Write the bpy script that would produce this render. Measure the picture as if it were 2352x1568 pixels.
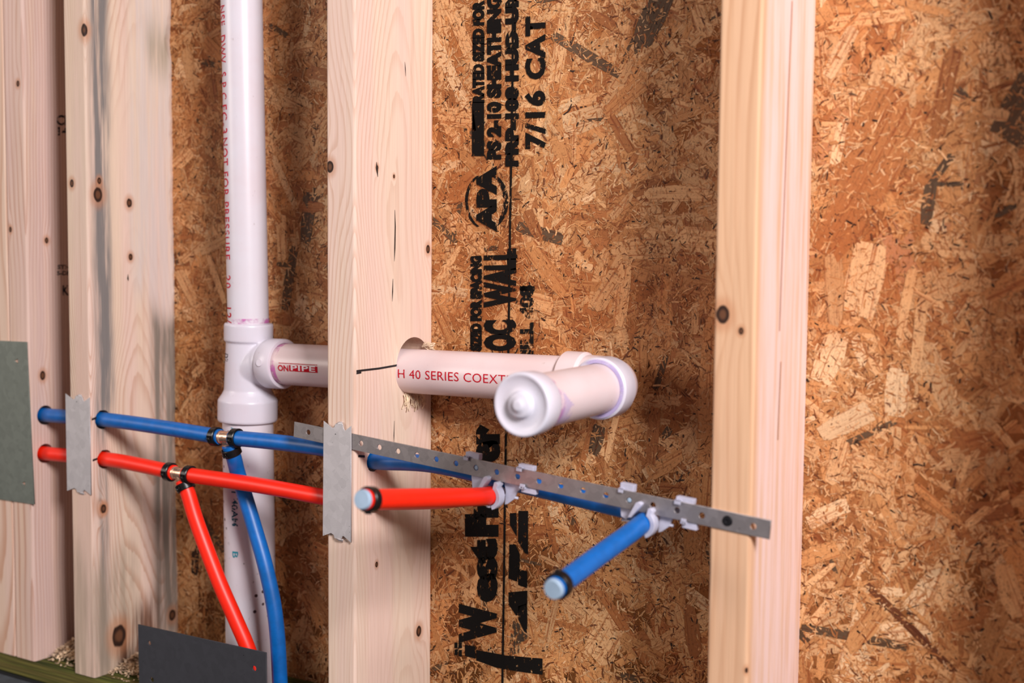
import bpy, bmesh, math, random
import numpy as np
from mathutils import Vector, Matrix
for o in list(bpy.data.objects): bpy.data.objects.remove(o)
C = bpy.context.scene.collection
PI = math.pi
H0 = 0.566                      # height of the eye above the floor slab (m)

# ---------------------------------------------------------------- camera
F_PX, CX, CY, YAW, PITCH, ROLL = 2902.911, 0.870245, -1.031553, 0.554751, 0.073929, 0.008737
cy_, sy_, cp_, sp_ = math.cos(YAW), math.sin(YAW), math.cos(PITCH), math.sin(PITCH)
FWD = Vector((-sy_*cp_, cy_*cp_, -sp_)); RGT0 = Vector((cy_, sy_, 0)); UP0 = RGT0.cross(FWD)
RGT = math.cos(ROLL)*RGT0 + math.sin(ROLL)*UP0
UPV = -math.sin(ROLL)*RGT0 + math.cos(ROLL)*UP0
EYE = Vector((CX, CY, H0))
cd = bpy.data.cameras.new('camera'); cam = bpy.data.objects.new('camera', cd); C.objects.link(cam)
cam.matrix_world = Matrix(((RGT.x, UPV.x, -FWD.x, EYE.x), (RGT.y, UPV.y, -FWD.y, EYE.y), (RGT.z, UPV.z, -FWD.z, EYE.z), (0, 0, 0, 1)))
cd.sensor_width = 36; cd.lens = 36*F_PX/2352; cd.clip_start = 0.02; cd.clip_end = 50
cd.dof.use_dof = True; cd.dof.focus_distance = 1.36; cd.dof.aperture_fstop = 3.4
bpy.context.scene.camera = cam

# ---------------------------------------------------------------- world, light, exposure
W = bpy.data.worlds.new('world'); bpy.context.scene.world = W; W.use_nodes = True
W.node_tree.nodes['Background'].inputs[0].default_value = (1.0, 0.90, 0.86, 1)
W.node_tree.nodes['Background'].inputs[1].default_value = 0.12
def area(name, loc, target, size, power, col):
    l = bpy.data.lights.new(name, 'AREA'); l.shape = 'RECTANGLE'; l.size, l.size_y = size; l.energy = power; l.color = col
    o = bpy.data.objects.new(name, l); C.objects.link(o); o.location = loc
    o.rotation_euler = (Vector(target)-Vector(loc)).to_track_quat('-Z', 'Y').to_euler(); return o
KA, KE, KD = math.radians(58), math.radians(25), 2.6
key = area('window_daylight', (KD*math.sin(KA)*math.cos(KE), -KD*math.cos(KA)*math.cos(KE), 0.45+KD*math.sin(KE)), (0.05, 0.05, 0.45), (0.55, 0.7), 89, (1.0, 0.96, 0.96))
fill = area('room_daylight', (-1.75, -2.05, 1.25), (0.0, 0.05, 0.5), (1.0, 0.9), 27, (1.0, 0.88, 0.80))
vs = bpy.context.scene.view_settings; vs.view_transform = 'Standard'; vs.look = 'None'; vs.gamma = 1; vs.exposure = 0.0; vs.use_curve_mapping = False

# ---------------------------------------------------------------- helpers
def ray(u, v): return FWD + RGT*((u-1176)/F_PX) - UPV*((v-784)/F_PX)
def at(u, v, Y):                # point of the plane at depth Y (m) behind the stud faces
    d = ray(u, v); return EYE + d*((Y-EYE.y)/d.y)
def atX(u, v, X):
    d = ray(u, v); return EYE + d*((X-EYE.x)/d.x)
def lin(c):
    return tuple(((x/255)/12.92 if x/255 <= 0.04045 else ((x/255+0.055)/1.055)**2.4) for x in c[:3]) + (1,)

def thing(name, label, cat, loc=(0, 0, 0), group=None):
    o = bpy.data.objects.new(name, None); C.objects.link(o); o.location = loc; o.empty_display_size = 0.02
    o['label'] = label; o['category'] = cat
    if group: o['group'] = group
    return o
def tag(o, label, cat, group=None, kind=None):
    o['label'] = label; o['category'] = cat
    if group: o['group'] = group
    if kind: o['kind'] = kind
    return o
def wloc(o):
    v = Vector((0, 0, 0))
    while o: v += o.location; o = o.parent
    return v
def link(name, me, mat, parent=None, origin=None, smooth=True, label=None):
    """mesh given in world coordinates becomes an object with its own origin"""
    o = bpy.data.objects.new(name, me)
    if origin is None:
        if parent: origin = wloc(parent)
        else:
            vs_ = [v.co for v in me.vertices]
            origin = Vector(((min(v.x for v in vs_)+max(v.x for v in vs_))/2, (min(v.y for v in vs_)+max(v.y for v in vs_))/2, min(v.z for v in vs_)))
    origin = Vector(origin)
    me.transform(Matrix.Translation(-origin))
    if parent: o.parent = parent; o.location = origin-wloc(parent)
    else: o.location = origin
    if mat: me.materials.clear(); me.materials.append(mat)
    if smooth: 
        for p in me.polygons: p.use_smooth = True
    C.objects.link(o)
    if label: o['label'] = label
    return o
def mesh(bm, name='m'):
    me = bpy.data.meshes.new(name); bm.normal_update(); bm.to_mesh(me); bm.free(); return me
def sharp(me, deg=35):
    bm = bmesh.new(); bm.from_mesh(me)
    for e in bm.edges:
        if len(e.link_faces) == 2 and e.calc_face_angle(0) > math.radians(deg): e.smooth = False
    bm.to_mesh(me); bm.free(); return me

def catmull(pts, n=10):
    P = [Vector(p) for p in pts]; P = [2*P[0]-P[1]] + P + [2*P[-1]-P[-2]]; out = []
    for i in range(1, len(P)-2):
        a, b, c, d = P[i-1:i+3]
        for k in range(n):
            t = k/n; out.append(0.5*((2*b)+(c-a)*t+(2*a-5*b+4*c-d)*t*t+(3*b-a-3*c+d)*t*t*t))
    out.append(P[-2]); return out
def tube(bm, pts, r, seg=28, caps=True, arc=None):
    """sweep a circle of radius r (float or list) along pts with parallel transport"""
    pts = [Vector(p) for p in pts]; n = len(pts)
    T = [(pts[min(i+1, n-1)]-pts[max(i-1, 0)]).normalized() for i in range(n)]
    u = T[0].orthogonal().normalized(); rings = []
    for i in range(n):
        if i: u = (u - T[i]*u.dot(T[i])).normalized()
        w = T[i].cross(u); rr = r[i] if isinstance(r, (list, tuple)) else r
        rings.append([bm.verts.new(pts[i]+(u*math.cos(2*PI*k/seg)+w*math.sin(2*PI*k/seg))*rr) for k in range(seg)])
    for a, b in zip(rings, rings[1:]):
        for k in range(seg): bm.faces.new((a[k], a[(k+1) % seg], b[(k+1) % seg], b[k]))
    if caps: bm.faces.new(rings[0][::-1]); bm.faces.new(rings[-1])
def lathe(bm, prof, o, axis, seg=64, closed=False):
    """prof: (distance along axis, radius) ; closed joins last to first (a ring)"""
    o = Vector(o); a = Vector(axis).normalized(); u = a.orthogonal().normalized(); w = a.cross(u)
    rings = []
    for t, r in prof:
        if r < 1e-7: rings.append([bm.verts.new(o+a*t)])
        else: rings.append([bm.verts.new(o+a*t+(u*math.cos(2*PI*k/seg)+w*math.sin(2*PI*k/seg))*r) for k in range(seg)])
    pairs = list(zip(rings, rings[1:])) + ([(rings[-1], rings[0])] if closed else [])
    for A, B in pairs:
        for k in range(seg):
            k2 = (k+1) % seg
            if len(A) == 1 and len(B) == 1: continue
            if len(A) == 1: bm.faces.new((A[0], B[k2], B[k]))
            elif len(B) == 1: bm.faces.new((A[k], A[k2], B[0]))
            else: bm.faces.new((A[k], A[k2], B[k2], B[k]))
    bmesh.ops.recalc_face_normals(bm, faces=bm.faces)
def box(bm, lo, hi):
    lo, hi = Vector(lo), Vector(hi)
    r = bmesh.ops.create_cube(bm, size=1)
    for v in r['verts']: v.co = Vector(((lo.x+hi.x)/2+v.co.x*(hi.x-lo.x), (lo.y+hi.y)/2+v.co.y*(hi.y-lo.y), (lo.z+hi.z)/2+v.co.z*(hi.z-lo.z)))
    return r['verts']
def depsmesh(o):
    dg = bpy.context.evaluated_depsgraph_get(); dg.update()
    return bpy.data.meshes.new_from_object(o.evaluated_get(dg))
def outline_mesh(loops, thick, bev=0.0):
    """2D loops (first outer, rest holes) filled and extruded; local x,y in plane, z = thickness"""
    cu = bpy.data.curves.new('c', 'CURVE'); cu.dimensions = '2D'; cu.fill_mode = 'BOTH'; cu.extrude = thick/2-bev; cu.bevel_depth = bev; cu.bevel_resolution = 1; cu.offset = -bev
    for L in loops:
        s = cu.splines.new('POLY'); s.points.add(len(L)-1)
        for p, q in zip(s.points, L): p.co = (q[0], q[1], 0, 1)
        s.use_cyclic_u = True
    o = bpy.data.objects.new('c', cu); C.objects.link(o); me = depsmesh(o)
    bpy.data.objects.remove(o); bpy.data.curves.remove(cu); return me
def circ(x, y, r, n=28): return [(x+r*math.cos(2*PI*k/n), y+r*math.sin(2*PI*k/n)) for k in range(n)]
def frame(me, o, ex, ey, ez):
    ex, ey, ez = Vector(ex), Vector(ey), Vector(ez); o = Vector(o)
    for v in me.vertices: v.co = o+ex*v.co.x+ey*v.co.y+ez*v.co.z
    return me
def text_mesh(body, bold=0.0, spacing=1.0, cuts=0, res=3):
    """letters normalised to the box 0..1 by 0..1"""
    cu = bpy.data.curves.new('t', 'FONT'); cu.body = body; cu.size = 1; cu.offset = bold; cu.space_character = spacing; cu.resolution_u = res
    cu.fill_mode = 'BOTH'
    o = bpy.data.objects.new('t', cu); C.objects.link(o); me = depsmesh(o)
    bpy.data.objects.remove(o); bpy.data.curves.remove(cu)
    xs = [v.co.x for v in me.vertices]; ys = [v.co.y for v in me.vertices]
    x0, x1, y0, y1 = min(xs), max(xs), min(ys), max(ys)
    bm = bmesh.new(); bm.from_mesh(me)
    for v in bm.verts: v.co = Vector(((v.co.x-x0)/(x1-x0), (v.co.y-y0)/(y1-y0), 0))
    for k in range(1, cuts):
        bmesh.ops.bisect_plane(bm, geom=bm.verts[:]+bm.edges[:]+bm.faces[:], plane_co=(0, k/cuts, 0), plane_no=(0, 1, 0))
    bm.to_mesh(me); bm.free(); return me
def join(ms):
    bm = bmesh.new()
    for m in ms: bm.from_mesh(m)
    return mesh(bm)
def boolean(me, cutters):
    a = bpy.data.objects.new('a', me); C.objects.link(a); cs = []
    for cme in cutters:
        b = bpy.data.objects.new('b', cme); C.objects.link(b); cs.append(b)
        m = a.modifiers.new('x', 'BOOLEAN'); m.operation = 'DIFFERENCE'; m.object = b; m.solver = 'EXACT'
    out = depsmesh(a)
    for o in cs+[a]: bpy.data.objects.remove(o)
    return out
def remesh(me, vox, smooth=3):
    a = bpy.data.objects.new('a', me); C.objects.link(a)
    m = a.modifiers.new('r', 'REMESH'); m.mode = 'VOXEL'; m.voxel_size = vox; m.adaptivity = 0
    s = a.modifiers.new('s', 'SMOOTH'); s.factor = 0.5; s.iterations = smooth
    out = depsmesh(a); bpy.data.objects.remove(a); return out

# ---------------------------------------------------------------- materials
class NT:
    def __init__(s, name):
        s.m = bpy.data.materials.new(name); s.m.use_nodes = True; s.t = s.m.node_tree; s.n = s.t.nodes; s.n.clear()
        s.out = s.n.new('ShaderNodeOutputMaterial'); s.b = s.n.new('ShaderNodeBsdfPrincipled'); s.t.links.new(s.b.outputs[0], s.out.inputs[0])
    def L(s, a, b):
        if isinstance(a, bpy.types.NodeSocket): s.t.links.new(a, b)
        else: b.default_value = a
    def math(s, op, a, b=0.0, c=None, clamp=False):
        n = s.n.new('ShaderNodeMath'); n.operation = op; n.use_clamp = clamp; s.L(a, n.inputs[0]); s.L(b, n.inputs[1])
        if c is not None: s.L(c, n.inputs[2])
        return n.outputs[0]
    def vmath(s, op, a, b=(0, 0, 0)):
        n = s.n.new('ShaderNodeVectorMath'); n.operation = op; s.L(a, n.inputs[0]); s.L(b, n.inputs[1])
        return n.outputs[1] if op in ('LENGTH', 'DISTANCE', 'DOT_PRODUCT') else n.outputs[0]
    def coord(s, kind='Object'): return s.n.new('ShaderNodeTexCoord').outputs[kind]
    def sep(s, v): n = s.n.new('ShaderNodeSeparateXYZ'); s.L(v, n.inputs[0]); return n.outputs
    def comb(s, x, y, z):
        n = s.n.new('ShaderNodeCombineXYZ'); s.L(x, n.inputs[0]); s.L(y, n.inputs[1]); s.L(z, n.inputs[2]); return n.outputs[0]
    def noise(s, v, scale=1.0, detail=2.0, rough=0.5, dist=0.0):
        n = s.n.new('ShaderNodeTexNoise'); s.L(v, n.inputs['Vector']); n.inputs['Scale'].default_value = scale; n.inputs['Detail'].default_value = detail
        n.inputs['Roughness'].default_value = rough; n.inputs['Distortion'].default_value = dist; return n.outputs[0]
    def voro(s, v, scale=1.0, feature='F1', out='Distance'):
        n = s.n.new('ShaderNodeTexVoronoi'); n.feature = feature; s.L(v, n.inputs['Vector']); n.inputs['Scale'].default_value = scale; return n.outputs[out]
    def smooth(s, x, lo, hi):
        n = s.n.new('ShaderNodeMapRange'); n.interpolation_type = 'SMOOTHSTEP'; s.L(x, n.inputs[0]); n.inputs[1].default_value = lo; n.inputs[2].default_value = hi; return n.outputs[0]
    def mix(s, f, a, b, mode='MIX'):
        n = s.n.new('ShaderNodeMix'); n.data_type = 'RGBA'; n.blend_type = mode; s.L(f, n.inputs[0]); s.L(a, n.inputs[6]); s.L(b, n.inputs[7]); return n.outputs[2]
    def attr(s, name, out='Color'):
        n = s.n.new('ShaderNodeAttribute'); n.attribute_name = name; return n.outputs[out]
    def bump(s, h, strength=0.3, dist=0.001):
        n = s.n.new('ShaderNodeBump'); s.L(h, n.inputs['Height']); n.inputs['Strength'].default_value = strength; n.inputs['Distance'].default_value = dist
        s.t.links.new(n.outputs[0], s.b.inputs['Normal'])
    def set(s, **k):
        for a, b in k.items(): s.L(b, s.b.inputs[{'color': 'Base Color', 'rough': 'Roughness', 'metal': 'Metallic', 'spec': 'Specular IOR Level', 'sss': 'Subsurface Weight', 'alpha': 'Alpha', 'coat': 'Coat Weight', 'trans': 'Transmission Weight'}[a]])
        return s

def plain(name, col, rough=0.5, metal=0.0, var=0.06, scale=60, spec=0.5, bump=0.0, sss=0):
    t = NT(name); v = t.noise(t.coord(), scale, 4, 0.6)
    c = t.mix(t.smooth(v, 0.3, 0.7), lin([x*(1-var) for x in col]), lin([min(255, x*(1+var)) for x in col]))
    t.set(color=c, rough=rough, metal=metal, spec=spec)
    if bump: t.bump(v, bump, 0.0006)
    if sss:
        t.b.inputs['Subsurface Weight'].default_value = sss; t.b.inputs['Subsurface Radius'].default_value = (0.004, 0.003, 0.003)
    return t.m

def wood(name, seed, pith=(0.02, 0.2), spacing=0.0042, early=(236, 208, 186), late=(214, 168, 138), contrast=0.8, knots=(), stains_and_lit_tints=(), pink=(232, 200, 188), wav=0.012, zscale=1.2, end=None):
    """softwood: growth rings about a pith line, fibre streaks, listed knots (x,y,z,r in object space) and stains (axis, lo, hi, zlo, zhi, colour, amount)"""
    t = NT(name); p = t.coord(); ps = t.vmath('ADD', p, (seed*3.17, seed*1.71, seed*2.3)); x, y, z = t.sep(p)
    sx, sy, sz = t.sep(ps)
    nv = t.comb(t.math('MULTIPLY', sx, 3.0), t.math('MULTIPLY', sy, 3.0), t.math('MULTIPLY', sz, zscale))
    n1 = t.noise(nv, 1.6, 2, 0.45); n2 = t.noise(t.vmath('ADD', nv, (9, 4, 2)), 1.6, 2, 0.45)
    dx = t.math('MULTIPLY_ADD', n1, wav*4, -wav*2); dy = t.math('MULTIPLY_ADD', n2, wav*4, -wav*2)
    rx = t.math('ADD', t.math('SUBTRACT', x, pith[0]), dx); ry = t.math('ADD', t.math('SUBTRACT', y, pith[1]), dy)
    rad = t.math('SQRT', t.math('ADD', t.math('MULTIPLY', rx, rx), t.math('MULTIPLY', ry, ry)))
    kd = []
    for (kx, ky, kz, kr) in knots:
        d = t.vmath('LENGTH', t.vmath('MULTIPLY', t.vmath('SUBTRACT', p, (kx, ky, kz)), (1/kr, 1/kr, 1/(kr*1.35))))
        kd.append(d); d2 = t.vmath('LENGTH', t.vmath('MULTIPLY', t.vmath('SUBTRACT', p, (kx, ky, kz)), (1/(kr*2.2), 1/(kr*2.2), 1/(kr*6))))
        e = t.math('POWER', 2.718, t.math('MULTIPLY', t.math('MULTIPLY', d2, d2), -1.0))
        rad = t.math('MULTIPLY_ADD', e, kr*1.3, rad)
    fib = t.noise(t.comb(t.math('MULTIPLY', sx, 900), t.math('MULTIPLY', sy, 900), t.math('MULTIPLY', sz, 14)), 1.0, 3, 0.6)
    fib2 = t.noise(t.comb(t.math('MULTIPLY', sx, 160), t.math('MULTIPLY', sy, 160), t.math('MULTIPLY', sz, 2.5)), 1.0, 3, 0.6)
    ph = t.math('ADD', t.math('DIVIDE', rad, spacing), t.math('MULTIPLY', fib2, 0.5))
    saw = t.math('FRACT', ph); lw = t.math('MULTIPLY', t.smooth(saw, 0.45, 0.92), t.math('SUBTRACT', 1.0, t.smooth(saw, 0.93, 1.0)))
    amt = t.math('MULTIPLY', lw, t.math('MULTIPLY', t.smooth(t.noise(nv, 2.5, 1), 0.25, 0.75), contrast))
    c = t.mix(t.smooth(t.noise(t.comb(t.math('MULTIPLY', sx, 25), t.math('MULTIPLY', sy, 25), t.math('MULTIPLY', sz, 1.6)), 1.0, 2), 0.35, 0.68), lin(early), lin(pink))
    c = t.mix(amt, c, lin(late))
    c = t.mix(t.math('MULTIPLY', t.smooth(fib2, 0.55, 0.8), 0.35), c, lin(late))
    for (ax, lo, hi, zlo, zhi, col, am) in stains_and_lit_tints:
        v = (x, y)[ax]; wob = t.math('MULTIPLY_ADD', t.noise(nv, 6, 3), 0.02, -0.01); vv = t.math('ADD', v, wob); w = min((hi-lo)*0.32, 0.010)
        m = t.math('MULTIPLY', t.smooth(vv, lo-w, lo+w), t.math('SUBTRACT', 1.0, t.smooth(vv, hi-w, hi+w)))
        zz = t.math('ADD', z, t.math('MULTIPLY_ADD', t.noise(nv, 4, 2), 0.12, -0.06))
        m = t.math('MULTIPLY', m, t.math('MULTIPLY', t.smooth(zz, zlo-0.03, zlo+0.03), t.math('SUBTRACT', 1.0, t.smooth(zz, zhi-0.03, zhi+0.03))))
        st = t.noise(t.comb(t.math('MULTIPLY', sx, 110), t.math('MULTIPLY', sy, 110), t.math('MULTIPLY', sz, 5)), 1.0, 4, 0.65)
        m = t.math('MULTIPLY', m, t.math('MULTIPLY', t.math('ADD', 0.12, t.math('MULTIPLY', t.smooth(st, 0.28, 0.60), 0.9)), am), clamp=True)
        c = t.mix(m, c, lin(col))
    for d in kd:
        dn = t.math('MULTIPLY_ADD', t.math('SUBTRACT', fib2, 0.5), 0.5, d)
        c = t.mix(t.math('MULTIPLY', t.math('SUBTRACT', 1.0, t.smooth(dn, 1.1, 2.6)), 0.55), c, lin((196, 132, 92)))
        c = t.mix(t.math('SUBTRACT', 1.0, t.smooth(dn, 0.9, 1.12)), c, lin((52, 32, 24)))
        c = t.mix(t.math('MULTIPLY', t.math('SUBTRACT', 1.0, t.smooth(dn, 0.35, 0.72)), 0.6), c, lin((128, 82, 56)))
    c = t.mix(1.0, c, t.mix(fib, (0.76, 0.74, 0.72, 1), (1.06, 1.06, 1.06, 1)), 'MULTIPLY')
    t.set(color=c, rough=0.62, spec=0.25); t.bump(t.math('ADD', t.math('MULTIPLY', fib, 0.6), t.math('MULTIPLY', lw, 0.15)), 0.22, 0.0005)
    return t.m

def pvc(name, col=(217, 211, 220), dirt=0.0, speck=0.0):
    t = NT(name); p = t.coord(); v = t.noise(p, 14, 4, 0.6)
    c = t.mix(t.smooth(v, 0.3, 0.75), lin(col), lin((col[0]-2, col[1]-9, col[2]-11)))
    s = t.noise(t.vmath('MULTIPLY', p, (1, 1, 0.6)), 160, 4, 0.7); c = t.mix(t.math('MULTIPLY', t.smooth(s, 0.66, 0.74), 0.35+dirt), c, lin((150, 128, 120)))
    if speck:
        d = t.voro(p, 95); g = t.noise(p, 22, 2)
        c = t.mix(t.math('MULTIPLY', t.math('SUBTRACT', 1.0, t.smooth(d, 0.16, 0.23)), t.smooth(g, 0.5, 0.56)), c, lin((66, 44, 48)))
        g2 = t.noise(p, 9, 2); c = t.mix(t.math('MULTIPLY', t.smooth(g2, 0.5, 0.7), 0.45), c, lin((222, 176, 208)))
    t.set(color=c, rough=0.33, spec=0.45); t.b.inputs['Subsurface Weight'].default_value = 0.12; t.b.inputs['Subsurface Radius'].default_value = (0.004, 0.003, 0.003)
    t.bump(t.noise(p, 400, 2), 0.05, 0.0003); return t.m
M = {}
M['pvc'] = pvc('white_pvc'); M['pvc_dirty'] = pvc('speckled_white_pvc', dirt=0.25, speck=1); M['pvc_fit'] = pvc('moulded_white_pvc', (215, 211, 223))
M['pvc_warm'] = pvc('cream_pvc', (224, 206, 208), dirt=0.1)
M['blue'] = plain('blue_pex', (0, 96, 176), 0.42, var=0.05, scale=90, spec=0.5, bump=0.08)
M['red'] = plain('red_pex', (255, 36, 8), 0.42, var=0.03, scale=90, spec=0.5, bump=0.08)
M['brass'] = plain('brushed_brass', (214, 172, 148), 0.32, 0.85, 0.12, 150)
M['black'] = plain('black_crimp_steel', (24, 21, 22), 0.32, 0.3, 0.2, 200, bump=0.1)
M['plug'] = plain('pale_blue_plastic', (156, 178, 200), 0.5, var=0.03)
M['clip'] = plain('pale_grey_plastic', (184, 182, 200), 0.42, 0.0, 0.06, 50)
M['bark'] = plain('dark_bark', (46, 33, 26), 0.9, var=0.4, scale=120, bump=0.8)
M['marker'] = plain('black_marker', (24, 18, 20), 0.6, var=0.1)
M['screw'] = plain('black_screw', (20, 18, 22), 0.5, 0.3, 0.2, 200)
M['floor'] = plain('grey_concrete', (74, 78, 84), 0.9, var=0.15, scale=30, bump=0.3)
M['gasket'] = plain('black_sill_seal', (16, 15, 16), 0.9, var=0.2)
M['shaving'] = plain('pale_shavings', (226, 190, 160), 0.8, var=0.2, scale=90)
def steel(name, col, rough, met=0.75, spang=0.12, stainc=None):
    t = NT(name); p = t.coord(); a = t.noise(t.vmath('MULTIPLY', p, (1, 1, 6)), 260, 3, 0.6); b = t.voro(p, 140, out='Color')
    g = t.sep(b)[0]; k = t.math('ADD', t.math('MULTIPLY', a, 0.5), t.math('MULTIPLY', g, 0.5))
    c = t.mix(k, lin([x*(1-spang) for x in col]), lin([min(255, x*(1+spang)) for x in col]))
    s = t.noise(p, 320, 2, 0.5); c = t.mix(t.smooth(s, 0.74, 0.78), c, lin([x*0.4 for x in col]))
    t.set(color=c, rough=rough, metal=met); t.bump(a, 0.06, 0.0003); return t.m
M['galv'] = steel('galvanised_steel', (206, 200, 202), 0.45, 0.4, 0.06)
M['strap'] = steel('strap_steel', (158, 150, 150), 0.42, 0.7, 0.10)
M['green_plate'] = steel('grey_green_steel', (128, 134, 126), 0.5, 0.5, 0.08)
M['dark_plate'] = steel('dark_grey_steel', (66, 66, 72), 0.55, 0.35, 0.07)
def ink(name, col, wear=0.5, scale=500, stretch=0.35):
    t = NT(name); p = t.vmath('MULTIPLY', t.coord(), (1, 1, stretch)); a = t.noise(p, scale, 3, 0.65)
    b = t.noise(t.coord(), 90, 2); al = t.smooth(t.math('ADD', a, t.math('MULTIPLY', t.math('SUBTRACT', b, 0.5), 0.5)), wear-0.04, wear+0.04)
    t.set(color=lin(col), rough=0.85, spec=0.1, alpha=al); return t.m
M['stamp'] = ink('black_stamp_ink', (22, 19, 18), 0.335); M['stamp_worn'] = ink('worn_black_stamp_ink', (24, 21, 20), 0.44)
M['smudge'] = ink('grey_ink_smudge', (70, 58, 48), 0.5)
M['redink'] = ink('red_print_ink', (206, 44, 66), 0.40, 700, 0.8); M['reddeep'] = ink('deep_red_print_ink', (190, 22, 40), 0.34, 700, 0.8)
M['cyanink'] = ink('teal_print_ink', (40, 140, 160), 0.42, 600, 0.8); M['blackink'] = ink('black_print_ink', (44, 40, 48), 0.42, 700, 0.8)
M['darkteal'] = ink('dark_teal_print_ink', (44, 90, 110), 0.42, 600, 0.8)
def primer(name, col, wear, am=0.7):
    t = NT(name); a = t.noise(t.coord(), 70, 3, 0.6)
    t.set(color=lin(col), rough=0.4, alpha=t.math('MULTIPLY', t.smooth(a, wear-0.12, wear+0.15), am)); return t.m
M['primer'] = primer('purple_primer', (206, 96, 178), 0.5); M['primer_soft'] = primer('pale_violet_primer', (206, 190, 236), 0.42, 0.42)

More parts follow.
